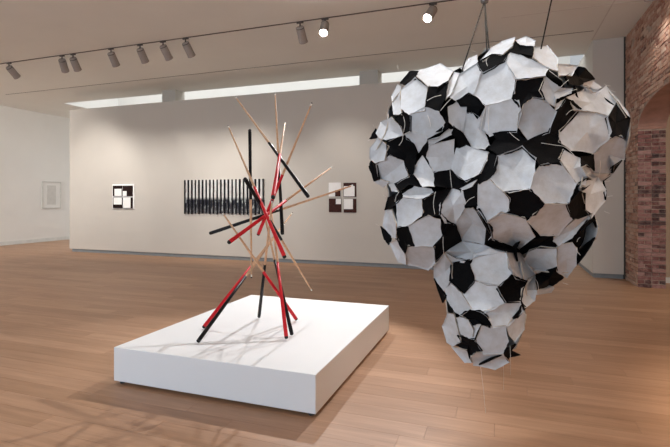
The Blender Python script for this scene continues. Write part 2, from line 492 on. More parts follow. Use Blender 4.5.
# ------------------------------------------------------------------ cue sculpture
LEN = 1.47
sculpt = empty('cue_sculpture', ((PX0 + PX1) / 2, (PY0 + PY1) / 2, PZ1))
tag(sculpt, 'tall sculpture of crossed red and black billiard cues on the white plinth', 'sculpture')
def cue(butt, tip, col):
    ax = (tip - butt); L = ax.length; d = ax.normalized()
    nm = 'red' if col == 'red' else 'black'
    h = L * 0.50
    bm = bmesh.new(); add_lathe(bm, butt + d * h, d, [(0, 0.0118), (0.01, 0.0115), (L * 0.25, 0.0095), (L - h - 0.03, 0.0068)], 14)
    sh = obj('cue', bm, M['maple'], sculpt, True); sh['label'] = 'pale wooden cue with %s butt' % nm
    bm = bmesh.new(); add_lathe(bm, butt + d * 0.016, d, [(0, 0.0165), (0.02, 0.0172), (h * 0.5, 0.015), (h - 0.018, 0.0125)], 16)
    subs = [obj('butt', bm, M[col], sh, True)]
    bm = bmesh.new(); add_lathe(bm, butt, d, [(0, 0.010), (0.005, 0.0155), (0.017, 0.0168)], 14); subs.append(obj('bumper', bm, M['rubber'], sh, True))
    bm = bmesh.new(); add_lathe(bm, butt + d * (L - 0.03), d, [(0, 0.0070), (0.022, 0.0068)], 12); subs.append(obj('ferrule', bm, M['ferrule'], sh, True))
    bm = bmesh.new(); add_lathe(bm, butt + d * (L - 0.008), d, [(0, 0.0068), (0.005, 0.0066), (0.008, 0.0035)], 12); subs.append(obj('tip', bm, M['tip'], sh, True))
def solve(p_known, px, py, sign):
    d = ray(px, py); q = p_known - EYEV
    a = d.dot(d); b = -2 * d.dot(q); c = q.dot(q) - LEN * LEN
    disc = b * b - 4 * a * c
    t = -b / (2 * a) if disc < 0 else (-b + sign * math.sqrt(disc)) / (2 * a)
    return EYEV + d * t
# standing cues: butt on the plinth, tip leaning up
for (bx, by, tx, ty, col, sg) in [
        (259, 317, 272.2, 200, 'black', -1),
        (197.5, 342, 284.5, 223.5, 'black', 1),
        (203, 328, 292.6, 212.5, 'red', 1),
        (296.5, 319.5, 222, 212, 'red', -1),
        (292, 335, 260, 196, 'black', 1),
        (286.5, 338.7, 270.2, 199, 'red', 1)]:
    B = at_z(bx, by, PZ1 + 0.014)
    cue(B, solve(B, tx, ty, sg), col)
# leaning and hanging cues: held where they cross, middle depth then tilt
def mid_cue(bx, by, tx, ty, col, depth, sg):
    lo, hi = 0.0, 0.74
    for _ in range(50):
        m = (lo + hi) / 2
        B, T = at_depth(bx, by, depth - sg * m), at_depth(tx, ty, depth + sg * m)
        if (B - T).length < LEN: lo = m
        else: hi = m
    cue(at_depth(bx, by, depth - sg * lo), at_depth(tx, ty, depth + sg * lo), col)
for a in [(308.5, 197, 235.5, 97, 'black', 4.28, 1), (282.5, 234.6, 275, 93, 'black', 4.42, 1), (258, 235, 312, 102.5, 'red', 4.22, -1),
          (273, 198, 285, 123, 'red', 4.02, 1), (249.8, 129.5, 251.5, 278, 'black', 4.36, -1), (285, 258, 228, 125.6, 'red', 4.12, 1),
          (244.5, 178, 312, 291, 'black', 4.30, 1), (228, 243, 332, 167, 'red', 4.26, 1), (209.5, 233.5, 354, 185, 'black', 4.38, -1)]:
    mid_cue(*a)
adopt(sculpt)

# ------------------------------------------------------------------ artworks on the partition wall
YW = 10.0
def wall_rect(name, mat, r, parent, y0, depth, bevel=0.0):
    a = at_y(r[0], r[1], YW); b = at_y(r[2], r[3], YW)
    return box(name, mat, (a.x, b.x, y0 - depth, y0, b.z, a.z), parent, bevel)
def zoomrect(r, o, s): return (o[0] + r[0] / s, o[1] + r[1] / s, o[0] + r[2] / s, o[1] + r[3] / s)
def mids(r): return (at_y(r[0], r[1], YW) + at_y(r[2], r[3], YW)) / 2
def grid_art(label, o, s, backing, panels):
    rt = empty('grid_artwork', mids(zoomrect(backing, o, s)) + Vector((0, -0.01, 0)))
    tag(rt, label, 'artwork')
    if label.startswith('small'):
        wall_rect('backing_board', M['paper'], zoomrect(backing, o, s), rt, YW - 0.001, 0.02)
        yb = YW - 0.021
    else: yb = YW - 0.001
    for base_mat, r, inset_mat, q in panels:
        p = wall_rect('panel', M[base_mat], zoomrect(r, o, s), rt, yb, 0.022, 0.002)
        wall_rect('painted_square', M[inset_mat], zoomrect(q, o, s), p, yb - 0.022, 0.004)
    adopt(rt)
grid_art('small four-panel grid of dark brown and white squares, left on partition', (105, 175), 11.175, (88, 103, 332, 377), [
    ('darkbrown', (100, 120, 203, 237), 'paper', (120, 155, 199, 236)), ('darkbrown', (212, 120, 318, 237), 'paper', (213, 180, 256, 236)),
    ('darkbrown', (100, 250, 205, 370), 'paper', (110, 252, 202, 330)), ('darkbrown', (215, 250, 318, 373), 'paper', (217, 252, 299, 369))])
grid_art('four separate square panels in brown and white, right on partition', (320, 170), 8.94, (78, 110, 328, 382), [
    ('paper', (80, 113, 188, 237), 'brown', (138, 180, 187, 236)), ('brown', (212, 115, 326, 241), 'paper', (216, 145, 312, 236)),
    ('brown', (82, 255, 192, 377), 'paper', (145, 257, 191, 305)), ('brown', (214, 257, 326, 381), 'paper', (216, 259, 297, 350))])
o0, s0 = (180, 170), 7.444
rb = zoomrect((38, 78, 630, 324), o0, s0)
st = empty('striped_artwork', mids(rb) + Vector((0, -0.01, 0)))
tag(st, 'wide artwork of black vertical bars on the partition, behind the cues', 'artwork')
a, b = at_y(rb[0], rb[1], YW), at_y(rb[2], rb[3], YW)
bm = bmesh.new(); add_box(bm, a.x - st.location.x, b.x - st.location.x, -0.015, 0.009, b.z - st.location.z, a.z - st.location.z)
obj('backing_panel', bm, M['print'], st)
nb = 22
hr = random.Random(5)
for k in range(nb):
    x = a.x + 0.02 + (b.x - a.x - 0.04) * k / (nb - 1)
    hw = 0.0175 + hr.uniform(-0.003, 0.004)
    bm = bmesh.new()
    add_box(bm, x - hw - st.location.x, x + hw - st.location.x, -0.040, -0.0152, b.z - 0.01 - hr.uniform(0, 0.03) - st.location.z, a.z + 0.008 - st.location.z, 0.003)
    obj('bar', bm, M['black'], st)
# framed white work on the far left wall
ca, cb = at_x(41.5, 180, XL), at_x(60.5, 208, XL)
y0, y1 = sorted((ca.y, cb.y)); z0, z1 = at_x(50, 208.5, XL).z, at_x(50, 181.5, XL).z
fr = empty('framed_artwork', (XL, (y0 + y1) / 2, (z0 + z1) / 2)); tag(fr, 'pale framed white sheet hanging alone on the far left wall', 'artwork')
bm = bmesh.new()
for d in ((XL, XL + 0.035, y0, y1, z0, z0 + 0.035), (XL, XL + 0.035, y0, y1, z1 - 0.035, z1), (XL, XL + 0.035, y0, y0 + 0.035, z0 + 0.035, z1 - 0.035), (XL, XL + 0.035, y1 - 0.035, y1, z0 + 0.035, z1 - 0.035)): add_box(bm, *d)
obj('frame', bm, M['frame_pale'], fr)
mt = box('mat_board', M['wall_white'], (XL, XL + 0.012, y0 + 0.035, y1 - 0.035, z0 + 0.035, z1 - 0.035), fr)
box('sheet', M['frame_pale'], (XL + 0.012, XL + 0.016, y0 + 0.2, y1 - 0.2, z0 + 0.14, z1 - 0.14), fr)
adopt(fr)

# ------------------------------------------------------------------ lighting tracks and spotlights
TY = 7.3
tr = box('lighting_track', M['lamp_dark'], (XL + 0.1, XR - 0.02, TY - 0.012, TY + 0.012, CEIL - 0.010, CEIL + 0.004))
tag(tr, 'thin dark recessed lighting track along the ceiling carrying the spotlights', 'track')
TY2 = 1.6
tr = box('lighting_track', M['lamp_dark'], (XL + 0.1, XR - 0.02, TY2 - 0.012, TY2 + 0.012, CEIL - 0.010, CEIL + 0.004))
tag(tr, 'second lighting track on the ceiling above the photographer, out of frame', 'track')
def spotlight(x, ty, target, label, power, angle, lit=False, col=(1.0, 0.90, 0.80), blend=0.6, size=0.05, group='grey spotlights on the ceiling track'):
    mount = Vector((x, ty, CEIL - 0.010))
    rt = empty('track_spotlight', mount); tag(rt, label, 'spotlight', group)
    pivot = mount + Vector((0, 0, -0.09))
    d = (Vector(target) - pivot).normalized()
    bm = bmesh.new(); add_box(bm, x - 0.06, x + 0.06, ty - 0.016, ty + 0.016, CEIL - 0.035, CEIL - 0.010, 0.003)
    obj('track_adapter', bm, M['lamp_dark'], rt)
    bm = bmesh.new(); add_lathe(bm, mount + Vector((0, 0, -0.02)), (0, 0, -1), [(0, 0.012), (0.07, 0.012), (0.075, 0.02), (0.10, 0.02)], 12)
    obj('stem', bm, M['lamp_dark'], rt)
    start = pivot - d * 0.02 + Vector((0, 0, -0.01))
    bm = bmesh.new(); add_lathe(bm, start, d, [(0, 0.050), (0.006, 0.064), (0.02, 0.069), (0.05, 0.069), (0.055, 0.073), (0.25, 0.075), (0.262, 0.078), (0.285, 0.078)], 24)
    body = obj('body', bm, M['lamp'], rt, False)
    bm = bmesh.new(); add_lathe(bm, start + d * 0.02, d, [(0, 0.071), (0.012, 0.071)], 24); obj('cooling_ring', bm, M['lamp_dark'], body)
    bm = bmesh.new(); add_lathe(bm, start + d * 0.284, d, [(0, 0.062), (0.004, 0.06)], 20)
    obj('lens', bm, M['lens'] if lit else M['lens_soft'], rt)
    ld = bpy.data.lights.new('spot', 'SPOT'); ld.energy = power; ld.spot_size = math.radians(angle); ld.spot_blend = blend
    ld.color = col; ld.shadow_soft_size = size
    lo = bpy.data.objects.new('spot', ld); C.objects.link(lo); lo.parent = rt
    adopt(rt)
    lo.location = start + d * 0.31; lo.rotation_mode = 'QUATERNION'; lo.rotation_quaternion = d.to_track_quat('-Z', 'Y')
def tx(px):
    d = ray(px, 0); return d.x / d.y * TY
wall_t = lambda px, z=1.5: at_y(px, 199, YW) * 1.0 + Vector((0, 0, z - 1.5))
WARM = (1.0, 0.945, 0.88)
LW = [(9, Vector((tx(9) - 0.3, 11.0, 1.4)), 'leftmost grey spotlight on the track'),
      (62, wall_t(105), 'left one of the close pair of grey spotlights'),
      (73, wall_t(132), 'right one of the close pair of grey spotlights'),
      (111, wall_t(175), 'grey spotlight just right of the close pair'),
      (140, wall_t(205), 'fourth grey spotlight from the left edge, alone on its track stretch'),
      (163, wall_t(240), 'grey spotlight above the left column'),
      (185.5, wall_t(262), 'last grey unlit-looking spotlight right of the left column'),
      (300, wall_t(341), 'grey spotlight beside the glaring lamp, seen from behind')]
LW[4] = (140, LW[4][1], 'fifth grey spotlight from the left edge')
for px, t, lab in LW:
    spotlight(tx(px), TY, t, lab, SPOT_WALL, 62, col=WARM, blend=0.9)
spotlight(tx(325), TY, (-2.1, 4.0, 0.3), 'glaring lit spotlight in the middle of the ceiling', SPOT_KEY * 0.6, 46, True, (0.98, 0.99, 1.0), 0.5, 0.03)
spotlight(tx(433), TY, (-2.35, 3.5, 0.3), 'glaring lit spotlight above the ball panel sculpture', SPOT_KEY, 54, True, (0.98, 0.99, 1.0), 0.5, 0.03)
G2 = 'spotlights on the track above the photographer'
COOL = (0.97, 0.985, 1.0)
spotlight(-0.7, TY2, (0.0, 2.2, 1.5), 'spotlight on the near track out of frame, aimed at the ball panels', SPOT_ROOM * 1.8, 30, False, COOL, group=G2)
spotlight(1.9, TY, (2.2, 8.8, 2.6), 'unseen lamp added on the main track to brighten the brick arch', 20, 80, False, WARM, 0.8, group=G2)  # added lamp, lifts the brick face
TY4 = 4.4
spotlight(-13.2, 3.0, (XL, 11.0, 2.2), 'unseen lamp added to brighten the far left wall', 700, 90, False, WARM, 0.9, group=G2)  # added wash light for the far left wall
tr = box('lighting_track', M['lamp_dark'], (XL + 0.1, XR - 0.02, TY4 - 0.012, TY4 + 0.012, CEIL - 0.010, CEIL + 0.004))
tag(tr, 'unseen lighting track added above the white plinth for the flood lamps', 'track')
for k, (x, yy) in enumerate([(-12.5, TY4), (-9.5, TY4), (-5.5, TY4), (1.5, TY4), (-9.0, TY2), (1.7, TY2)]):  # unseen floods, added to lift the floor and its bounce on the ceiling
    spotlight(x, yy, (x - 0.05, yy + 0.25, 0.0), ['first', 'second', 'third', 'fourth', 'fifth', 'sixth'][k] + ' wide flood lamp added on the out-of-frame ceiling tracks to brighten the floor', FLOOD, 130, False, WARM, 0.9, 0.12, group='added flood lamps pointing at the floor')
spotlight(0.95, TY2, (2.2, 2.3, 2.5), 'unseen lamp added to bounce warm light off the near end of the brick wall', 310, 75, False, (1.0, 0.86, 0.70), group=G2)  # added pair, warm bounce from the bricks onto the ball panels
spotlight(0.95, TY4 - 0.6, (2.2, 3.7, 2.5), 'unseen lamp added to bounce warm light off the brick wall before the arch', 310, 75, False, (1.0, 0.86, 0.70), group=G2)

# ------------------------------------------------------------------ hanging sculpture of ball panels
D0 = 2.1                     # distance of its middle from the camera
K = D0 / FOC
fwd = Vector((-sn, cs, 0)); rgt = Vector((cs, sn, 0))
LOBES = [  # px, py, rx, ry, rdepth (px), depth offset (px)
    (434, 125, 50, 55, 58, 10), (394, 158, 21, 30, 28, 10), (424, 212, 36, 52, 46, 0), (507, 110, 63, 64, 74, 0), (570, 138, 52, 50, 58, 14),
    (508, 185, 70, 56, 76, -6), (484, 296, 40, 66, 46, -6), (550, 222, 41, 54, 52, 12)]
LC = np.array([list(at_depth(l[0], l[1], D0 + l[5] * K)) for l in LOBES])
LR = np.array([[l[2] * K, l[4] * K, l[3] * K] for l in LOBES])   # right, fwd, up
ROT = np.array([list(rgt), list(fwd), [0, 0, 1]])
def sdf(p):
    p = np.atleast_2d(p)
    q = np.einsum('ij,nkj->nki', ROT, p[:, None, :] - LC[None]) / LR[None]
    d = (np.linalg.norm(q, axis=2) - 1) * LR.min(axis=1)[None]
    k = 0.020
    m = d.min(axis=1)
    return m - k * np.log(np.exp(-(d - m[:, None]) / k).sum(axis=1))
def grad(p):
    e = 1e-3; p = np.atleast_2d(p)
    g = np.stack([sdf(p + np.eye(3)[i] * e) - sdf(p - np.eye(3)[i] * e) for i in range(3)], axis=1)
    return g / np.maximum(np.linalg.norm(g, axis=1, keepdims=True), 1e-9)
def cast(px, py):
    d = np.array(ray(px, py)); d0 = np.array(EYEV)
    ts = np.arange(1.2, 3.1, 0.006)
    v = sdf(d0 + ts[:, None] * d[None])
    hit = np.where(v < 0)[0]
    if len(hit):
        i = hit[0]
        t = ts[i] - 0.006 * (-v[i]) / max(1e-6, (v[i - 1] - v[i]))
    else: t = ts[int(np.argmin(v))]
    return d0 + t * d

hang_loc = at_depth(490, 366, D0); 
hang = empty('hanging_sculpture', hang_loc)
tag(hang, 'big lumpy hanging sculpture of black and white football panels', 'sculpture')
pr = random.Random(21)
def add_panel(name, pts, nrm, mat, rim, dish, lift, thick=0.005, nsub=4, rag=0.0, edge=None, bulge=0.0):
    """pts: 3-D outline; a leather panel with turned-up rim and a dished middle"""
    n = Vector(nrm).normalized()
    P = [Vector(p) for p in pts]
    c = sum(P, Vector()) / len(P)
    out = []
    for i in range(len(P)):
        a, b = P[i], P[(i + 1) % len(P)]
        for k in range(nsub):
            f = k / nsub
            q = a.lerp(b, f)
            if bulge: q = q + (q - c) * (bulge * 4 * f * (1 - f) if k else 0.035)
            if k and rag: q = q + (q - c).normalized() * pr.uniform(-rag, rag)
            out.append(q)
    m = len(out)
    size = sum((p - c).length for p in out) / m
    ph = pr.uniform(0, 6.28); am = pr.uniform(0.2, 1.0); ph2 = pr.uniform(0, 6.28)
    bm = bmesh.new()
    def shell(off):
        rings = []
        for rr, hh in ((1.0, 1.0), (0.95, 0.25), (0.84, 0.0), (0.40, None)):
            ring = []
            for i, q in enumerate(out):
                th = 2 * math.pi * i / m
                w = 0.6 + 0.4 * math.sin(th + ph) * am + 0.25 * math.sin(2 * th + ph2)
                if hh is None: h = dish * size * 0.75
                else: h = rim * size * hh * w + (dish * size * (1 - rr) * 1.6)
                ring.append(bm.verts.new(c + (q - c) * rr + n * (h + lift + off)))
            rings.append(ring)
        cv = bm.verts.new(c + n * (dish * size + lift + off))
        return rings, cv
    R1, c1 = shell(0.0); R2, c2 = shell(-thick)
    for R, cv, fl in ((R1, c1, False), (R2, c2, True)):
        for a, b in zip(R, R[1:]):
            for i in range(m):
                j = (i + 1) % m
                f = (a[i], a[j], b[j], b[i]); bm.faces.new(f[::-1] if fl else f)
        for i in range(m):
            f = (R[-1][i], R[-1][(i + 1) % m], cv); bm.faces.new(f[::-1] if fl else f)
    for i in range(m):
        j = (i + 1) % m
        bm.faces.new((R1[0][j], R1[0][i], R2[0][i], R2[0][j]))
    nf = len(bm.faces) - m
    o = obj(name, bm, mat, hang)
    if edge:
        o.data.materials.append(edge)
        for k in range(nf, nf + m): o.data.polygons[k].material_index = 1
    for p in o.data.polygons: p.use_smooth = True
    o.data.set_sharp_from_angle(angle=math.radians(28))
    return o

def Z(ox, oy, *pts): return [(ox + x / 7.444, oy + y / 7.444) for x, y in pts]
WH = [
 Z(365, 55, (270,270),(380,180),(465,250),(440,410),(330,440),(275,400)), Z(365, 55, (205,310),(245,225),(275,240),(265,290),(275,440),(220,440)),
 Z(365, 55, (390,165),(410,120),(560,75),(650,130),(610,205),(540,240),(470,235)), [(447,90),(449,82),(454,73),(459,75),(453,92),(446,99)],
 Z(365, 105, (90,210),(125,130),(200,95),(270,165),(285,225),(180,265),(110,245)), Z(365, 105, (345,70),(450,15),(545,50),(590,130),(570,190),(470,240),(345,195)),
 Z(365, 105, (465,262),(540,248),(620,180),(655,185),(640,222),(490,300)), Z(365, 105, (305,215),(345,195),(465,235),(460,270),(400,350),(370,285),(315,255)),
 Z(365, 105, (45,320),(100,250),(180,310),(150,410),(80,430),(45,400)), [(429.5,145),(453.7,140),(453.5,158),(451,168),(434,172),(427,157)],
 Z(365, 155, (95,75),(190,5),(290,50),(325,160),(225,215),(115,185)), Z(365, 155, (180,220),(225,215),(250,275),(200,270)), Z(365, 155, (75,175),(180,200),(140,240),(80,205)),
 Z(365, 155, (370,95),(430,15),(510,130),(515,230),(430,235),(365,145)), Z(365, 155, (285,290),(370,235),(490,255),(515,285),(440,330),(290,315)),
 [(397,203),(404,198),(421.5,199.5),(423,212),(421,216),(408.7,225.5),(398.5,226.8)], Z(365, 210, (145,110),(165,0),(205,0),(240,100),(240,205),(195,195)),
 Z(365, 210, (190,245),(250,220),(305,335),(310,400),(250,385)), Z(365, 210, (330,115),(470,45),(555,75),(575,185),(500,265),(375,265)), Z(365, 210, (310,320),(325,265),(515,275),(520,380),(470,435),(325,400)),
 [(435.4,267.5),(444.8,252.7),(452.8,264.8),(452,278),(444,290),(435.4,278)], [(451,97),(460,76),(477,65),(482,74),(474,95),(469,94),(458,101)],
 Z(445, 35, (125,255),(180,180),(240,150),(245,215),(150,270)), Z(445, 35, (265,190),(345,100),(420,60),(520,30),(500,90),(420,155),(355,150),(290,195)),
 [(476,95),(482,75),(505.5,62.5),(510,70),(516,80),(514,93),(510.5,98),(486.5,105.3)], [(505.5,60.5),(511,54),(520.5,56),(531,60),(547.5,68.5),(544,76.5),(526,79.3),(516,79.5),(509.5,68.6)],
 Z(445, 35, (530,40),(600,20),(670,50),(660,90),(560,80)), [(532.8,57.8),(534.8,48.4),(547,46.3),(557.6,59.8),(557,70.5),(547.5,68)],
 [(539.5,90.7),(545,77),(556,85),(560,88),(571,88.7),(570,93.4),(556,98.7),(555,106),(544,101)], [(557.6,64.5),(576.5,66.5),(571,76),(559,76)],
 Z(520, 45, (455,280),(545,270),(605,320),(570,340),(490,325)), [(568.2,97.8),(584,90.4),(598,91.7),(604.5,87),(618,101),(607,116),(596.4,112.5),(575,110)],
 [(607,90),(617,98.5),(627,112),(629.3,116.6),(626,116.6),(617,102.5)], [(579.6,109.8),(594,114),(604.5,117),(608.5,132),(607,139),(592.4,152.5),(571,149.8),(559,141.7),(560,130.7)],
 [(555.4,110),(556,104),(567,98),(561.5,106.5)], [(519,114),(524,105),(533,98.5),(543,99),(554.8,112),(548,132),(540,136),(529,139.5),(518,126)],
 [(486.6,106),(511,100),(518,101),(521,114),(516,131.6),(503,132.3),(490.7,135.7),(484,129)], [(467,114),(472.5,113),(480,118),(485,108),(484,130),(489,144),(485,148.5),(473,148),(464,131.5)],
 [(448.4,107.5),(457,102),(466.5,107.5),(466.5,115.5),(462.5,131.6),(453,125.6),(449,121)], [(491.3,178),(498,157),(505.5,154.4),(521.6,147.7),(535,159),(534,172),(529,188.7),(509.5,192),(503,191.3)],
 [(451.7,169),(457,149),(465,145.7),(488,153),(486.6,161),(480,173),(466.5,181),(459,176.6)], [(479,185),(490,180),(504,192),(509.5,198),(508.8,209.4),(487.3,220.8),(478,208)],
 [(458.4,189.3),(476.6,180),(472,186.6),(461,190.7)], [(440,205),(449,191),(455,189),(462.5,192),(465,203),(464,208),(455,224),(445,222),(440,214)],
 [(455.7,224),(465,209.4),(473,208),(478,212),(490.7,235),(484,243.7),(461,239)], [(488.7,220.8),(501.4,211.4),(524,217.5),(533.7,236),(517.5,247.7),(493.4,237.6)],
 [(531,190),(535,174),(541,166),(548,164),(564,167),(575.6,183),(571,192),(567,202.5),(545,202)], [(528,221),(533.7,214.5),(545,204),(565,204),(570.7,219),(557,234.7),(540,233.4)],
 [(579,188),(582,178),(597,178),(604,190),(604,200),(591,217),(584.5,209)], [(552,239),(576,218.6),(591,214),(588,219),(576,233),(572,237.5),(558.6,245)],
 [(559,159),(563,150.5),(579,159),(579,167),(585.7,176.6),(585,185),(577,184),(564,166.6)], [(593,155),(608.5,139),(620.6,136.3),(624,141.7),(623,159),(614.5,164.6),(612.5,172.6),(594.4,173.3)],
 [(580,167),(586,165),(592.4,172.6),(611,173.3),(600.5,181.3),(591,180),(584,175)], [(525.5,257),(530,249.8),(541,246.4),(557,247),(557,264.5),(538,272.6),(527.5,267)],
 [(557,247.8),(562.4,244.4),(572,243),(576.5,248.4),(575.8,264.5),(566.4,276),(557,270)], [(507,252.5),(519.4,252.5),(527.5,266),(534,274),(527,280.7),(515,278),(508,268)],
 [(522,289),(527.5,279),(535,275),(534.7,290),(533,300),(525,307),(521,299)], Z(510, 235, (195,400),(280,370),(325,390),(300,420),(190,440)),
 [(471.6,264.8),(474.3,255.4),(489,250),(505,254),(512,273),(500,285),(488,285),(475.7,279.6)], [(446.4,251.3),(461,241),(484,245.7),(503,252),(480,256),(470,260),(455,257)],
 [(445.5,252.7),(456,257.5),(467,260.5),(463.6,262.8),(454,263.4)], [(445.4,290),(452,284),(462,293),(471,308),(462,315),(455,311),(447.5,300)], [(464,294),(475,282),(496,285.6),(505,302),(495,308),(484,313),(472,309)],
 [(481,312),(494,308),(505,302.5),(519,302),(522,311),(508,325),(493,327),(488,317)], [(457,318),(461,316),(469,320),(473.7,330),(473,336),(469,338),(461,334)],
 [(469,338.5),(474.5,330),(473,325.5),(481,324),(474.3,339)], [(443.4,326),(448.8,313.4),(454,314.7),(458,330),(461,341),(453,345.6),(447.5,342)],
 [(476,341),(481.7,326),(505,326),(508,341),(502.5,353),(483,353)], [(452,347),(467,350),(471.6,362.4),(465.6,361.7)], [(471.6,355.7),(477,351.6),(502.5,353.7),(508,360.4),(494.5,368.4),(474,365)],
 [(506.7,326.6),(512,318.6),(524,312),(523.5,329),(514,341.4),(509.4,334.7)]]
BL = [
 Z(365, 55, (260,215),(335,130),(400,125),(385,180),(300,225)), Z(365, 55, (480,235),(540,245),(615,205),(605,300),(555,410),(450,385),(465,300)),
 Z(365, 105, (235,90),(290,60),(345,85),(345,195),(290,190),(270,160)), Z(365, 105, (165,265),(290,230),(360,285),(395,360),(310,420),(270,390),(180,370)),
 Z(365, 105, (465,265),(470,330),(440,380),(405,360)), Z(365, 105, (35,255),(85,175),(95,245)), Z(365, 105, (525,200),(590,180),(600,90),(615,90),(620,180)),
 Z(365, 155, (30,85),(50,40),(95,75),(115,185),(70,195)), Z(365, 155, (225,215),(325,160),(350,150),(420,235),(330,225),(260,275)), Z(365, 155, (310,0),(385,0),(365,130),(325,155),(295,50)),
 Z(365, 155, (515,130),(600,95),(640,130),(640,250),(520,230)), Z(365, 155, (515,280),(640,250),(570,370),(560,447),(430,447),(430,330)), Z(365, 155, (155,410),(180,315),(270,280),(280,320),(240,360),(215,390)),
 Z(365, 210, (120,120),(190,175),(200,215),(180,260),(145,220)), Z(365, 210, (245,130),(320,120),(370,265),(320,270),(305,320),(260,250),(240,200)),
 [(433.5,246),(442,236),(447,223.5),(455,225),(460.5,240.5),(445,251),(436,258.5)], [(439.5,212),(447,220),(455,224),(447,235),(442,234)],
 Z(445, 35, (245,215),(350,155),(440,160),(470,135),(445,205),(290,290),(260,250)), [(508,53),(515,42),(520,46.5),(533,47.5),(532,57.5),(520,55)],
 [(516,80),(526,79),(544.5,77),(540,90.5),(544,100),(533.5,98),(524,103),(519,107),(512.5,98)], Z(520, 45, (320,240),(400,195),(425,165),(480,180),(550,260),(480,280),(440,310),(350,300)),
 [(616.6,102.5),(626,116.6),(628,118.6),(624,138.7),(615,135.4),(609,138.7),(604.5,118.6),(608.5,116)], [(548,132),(556,112),(565.5,99),(571,101),(579,109),(560,130.7),(556,134.7)],
 Z(445, 90, (90,80),(180,25),(240,65),(300,115),(265,140),(240,215),(205,170),(165,170),(165,125),(120,125)), [(451.7,134),(453.7,126),(462.5,133),(470.5,142.4),(458.4,147.8),(455.7,138.4)],
 [(489,148),(496,139.7),(493.4,134.3),(503,132.3),(520,131.6),(519,136),(527,141),(522,148),(508,153.5),(498,155)], [(522,147),(530,140),(548,133),(556,136),(560,145),(563,150),(558,162),(548,165),(540,166),(530,156)],
 [(480,184),(480,174),(489.3,154.4),(498,156.4),(496,170.5),(490.7,177.2)], [(453,172),(459,177),(465,181),(478,176),(477,205),(465,205),(461,190.7),(453,188)],
 [(476,209.4),(480,208.7),(487,221),(492.7,227),(492.7,237.6),(484.6,243.7),(490.7,235)], [(504,192),(530,189),(537,196),(543,203),(535,214),(524,217.5),(508.8,210.7),(509.5,199)],
 [(485,244),(493.4,239),(517.5,248.5),(523,252),(508,252),(495,249)], [(518,248.5),(535,237.5),(553,234),(552,241),(556,247),(537,247),(523,253)],
 [(565.3,205),(577.4,190.4),(584,192.4),(584,209),(589.5,213),(576,218),(570,217)], Z(525, 185, (375,365),(460,260),(520,255),(420,340)), [(579,156.5),(592.4,154.5),(593.7,162),(593,171),(586,166),(579.6,167)],
 [(576,184),(586,178),(591,181),(582,190),(574,194)], [(535,274),(539.5,272.6),(557,266),(557.7,272.6),(563.7,276.6),(554,283.4),(549,285.4),(537,288.7)],
 [(496,289),(510.6,275),(519,279),(526,281),(522,290),(521,302),(505,302.5)], [(452.8,263.4),(457,262.8),(469.6,260),(471.6,270),(475,281),(465,293),(458,286),(450.8,281)],
 [(434.7,278),(444,291.6),(446.8,295.7),(443.4,303)], [(460,316),(465.6,311),(480,310),(488.4,316.7),(490,327.5),(481,323.4),(473.7,324.8),(469,319.4)],
 [(455,344),(461.6,341),(458,335),(469,339),(476,338),(476,342),(482.4,350),(473.7,351.6),(470,357.7),(467.6,350)], [(503,353),(510.6,345.6),(516,343.6),(511,350),(520,354.3),(508,356.3),(507,360.4)],
 [(612,166),(622,160),(611,174),(603,180),(612,172)], [(603,180),(605,190),(605,200),(603,192)], [(521,302),(526,307),(517,318),(512,318),(520,309)]]

def front_panel(poly, name, mat, rim, dish, lift, grow, rag, edge=None, bulge=0.0):
    cx = sum(p[0] for p in poly) / len(poly); cy = sum(p[1] for p in poly) / len(poly)
    if name == 'black_panel':
        gg = grad(cast(cx, cy))[0]; vv = np.array(ray(cx, cy)); fc = -(gg @ vv) / np.linalg.norm(vv)
        grow = 1.0 + (grow - 1.0) * min(1.0, max(0.0, (fc - 0.3) / 0.25))
    g = [(cx + (x - cx) * grow, cy + (y - cy) * grow) for x, y in poly]
    P = [cast(*p) for p in g]
    nn = grad(np.array(P + [cast(cx, cy)])).mean(axis=0)
    view = -np.array(ray(cx, cy)); view /= np.linalg.norm(view)
    if nn @ view < 0.25: nn = nn + view * (0.3 - nn @ view)
    return add_panel(name, P, nn, mat, rim, dish, lift, rag=rag, edge=edge, bulge=bulge)
for p in BL: front_panel(p, 'black_panel', M['black_leather'], pr.uniform(0.06, 0.12), pr.uniform(-0.10, 0.02), 0.003, 1.05, 0.003)
for p in WH: front_panel(p, 'white_panel', M['white_leather'], pr.uniform(0.06, 0.14), pr.uniform(-0.12, 0.03), 0.0, 1.035, 0.0022, M['raw_edge'], 0.012)

# dark inner lining behind the seams
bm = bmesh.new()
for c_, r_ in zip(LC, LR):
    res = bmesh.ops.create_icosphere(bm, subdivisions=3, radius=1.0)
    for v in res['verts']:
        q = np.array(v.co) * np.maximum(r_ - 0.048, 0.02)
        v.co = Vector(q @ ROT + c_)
obj('inner_lining', bm, M['black_leather'], hang, True)
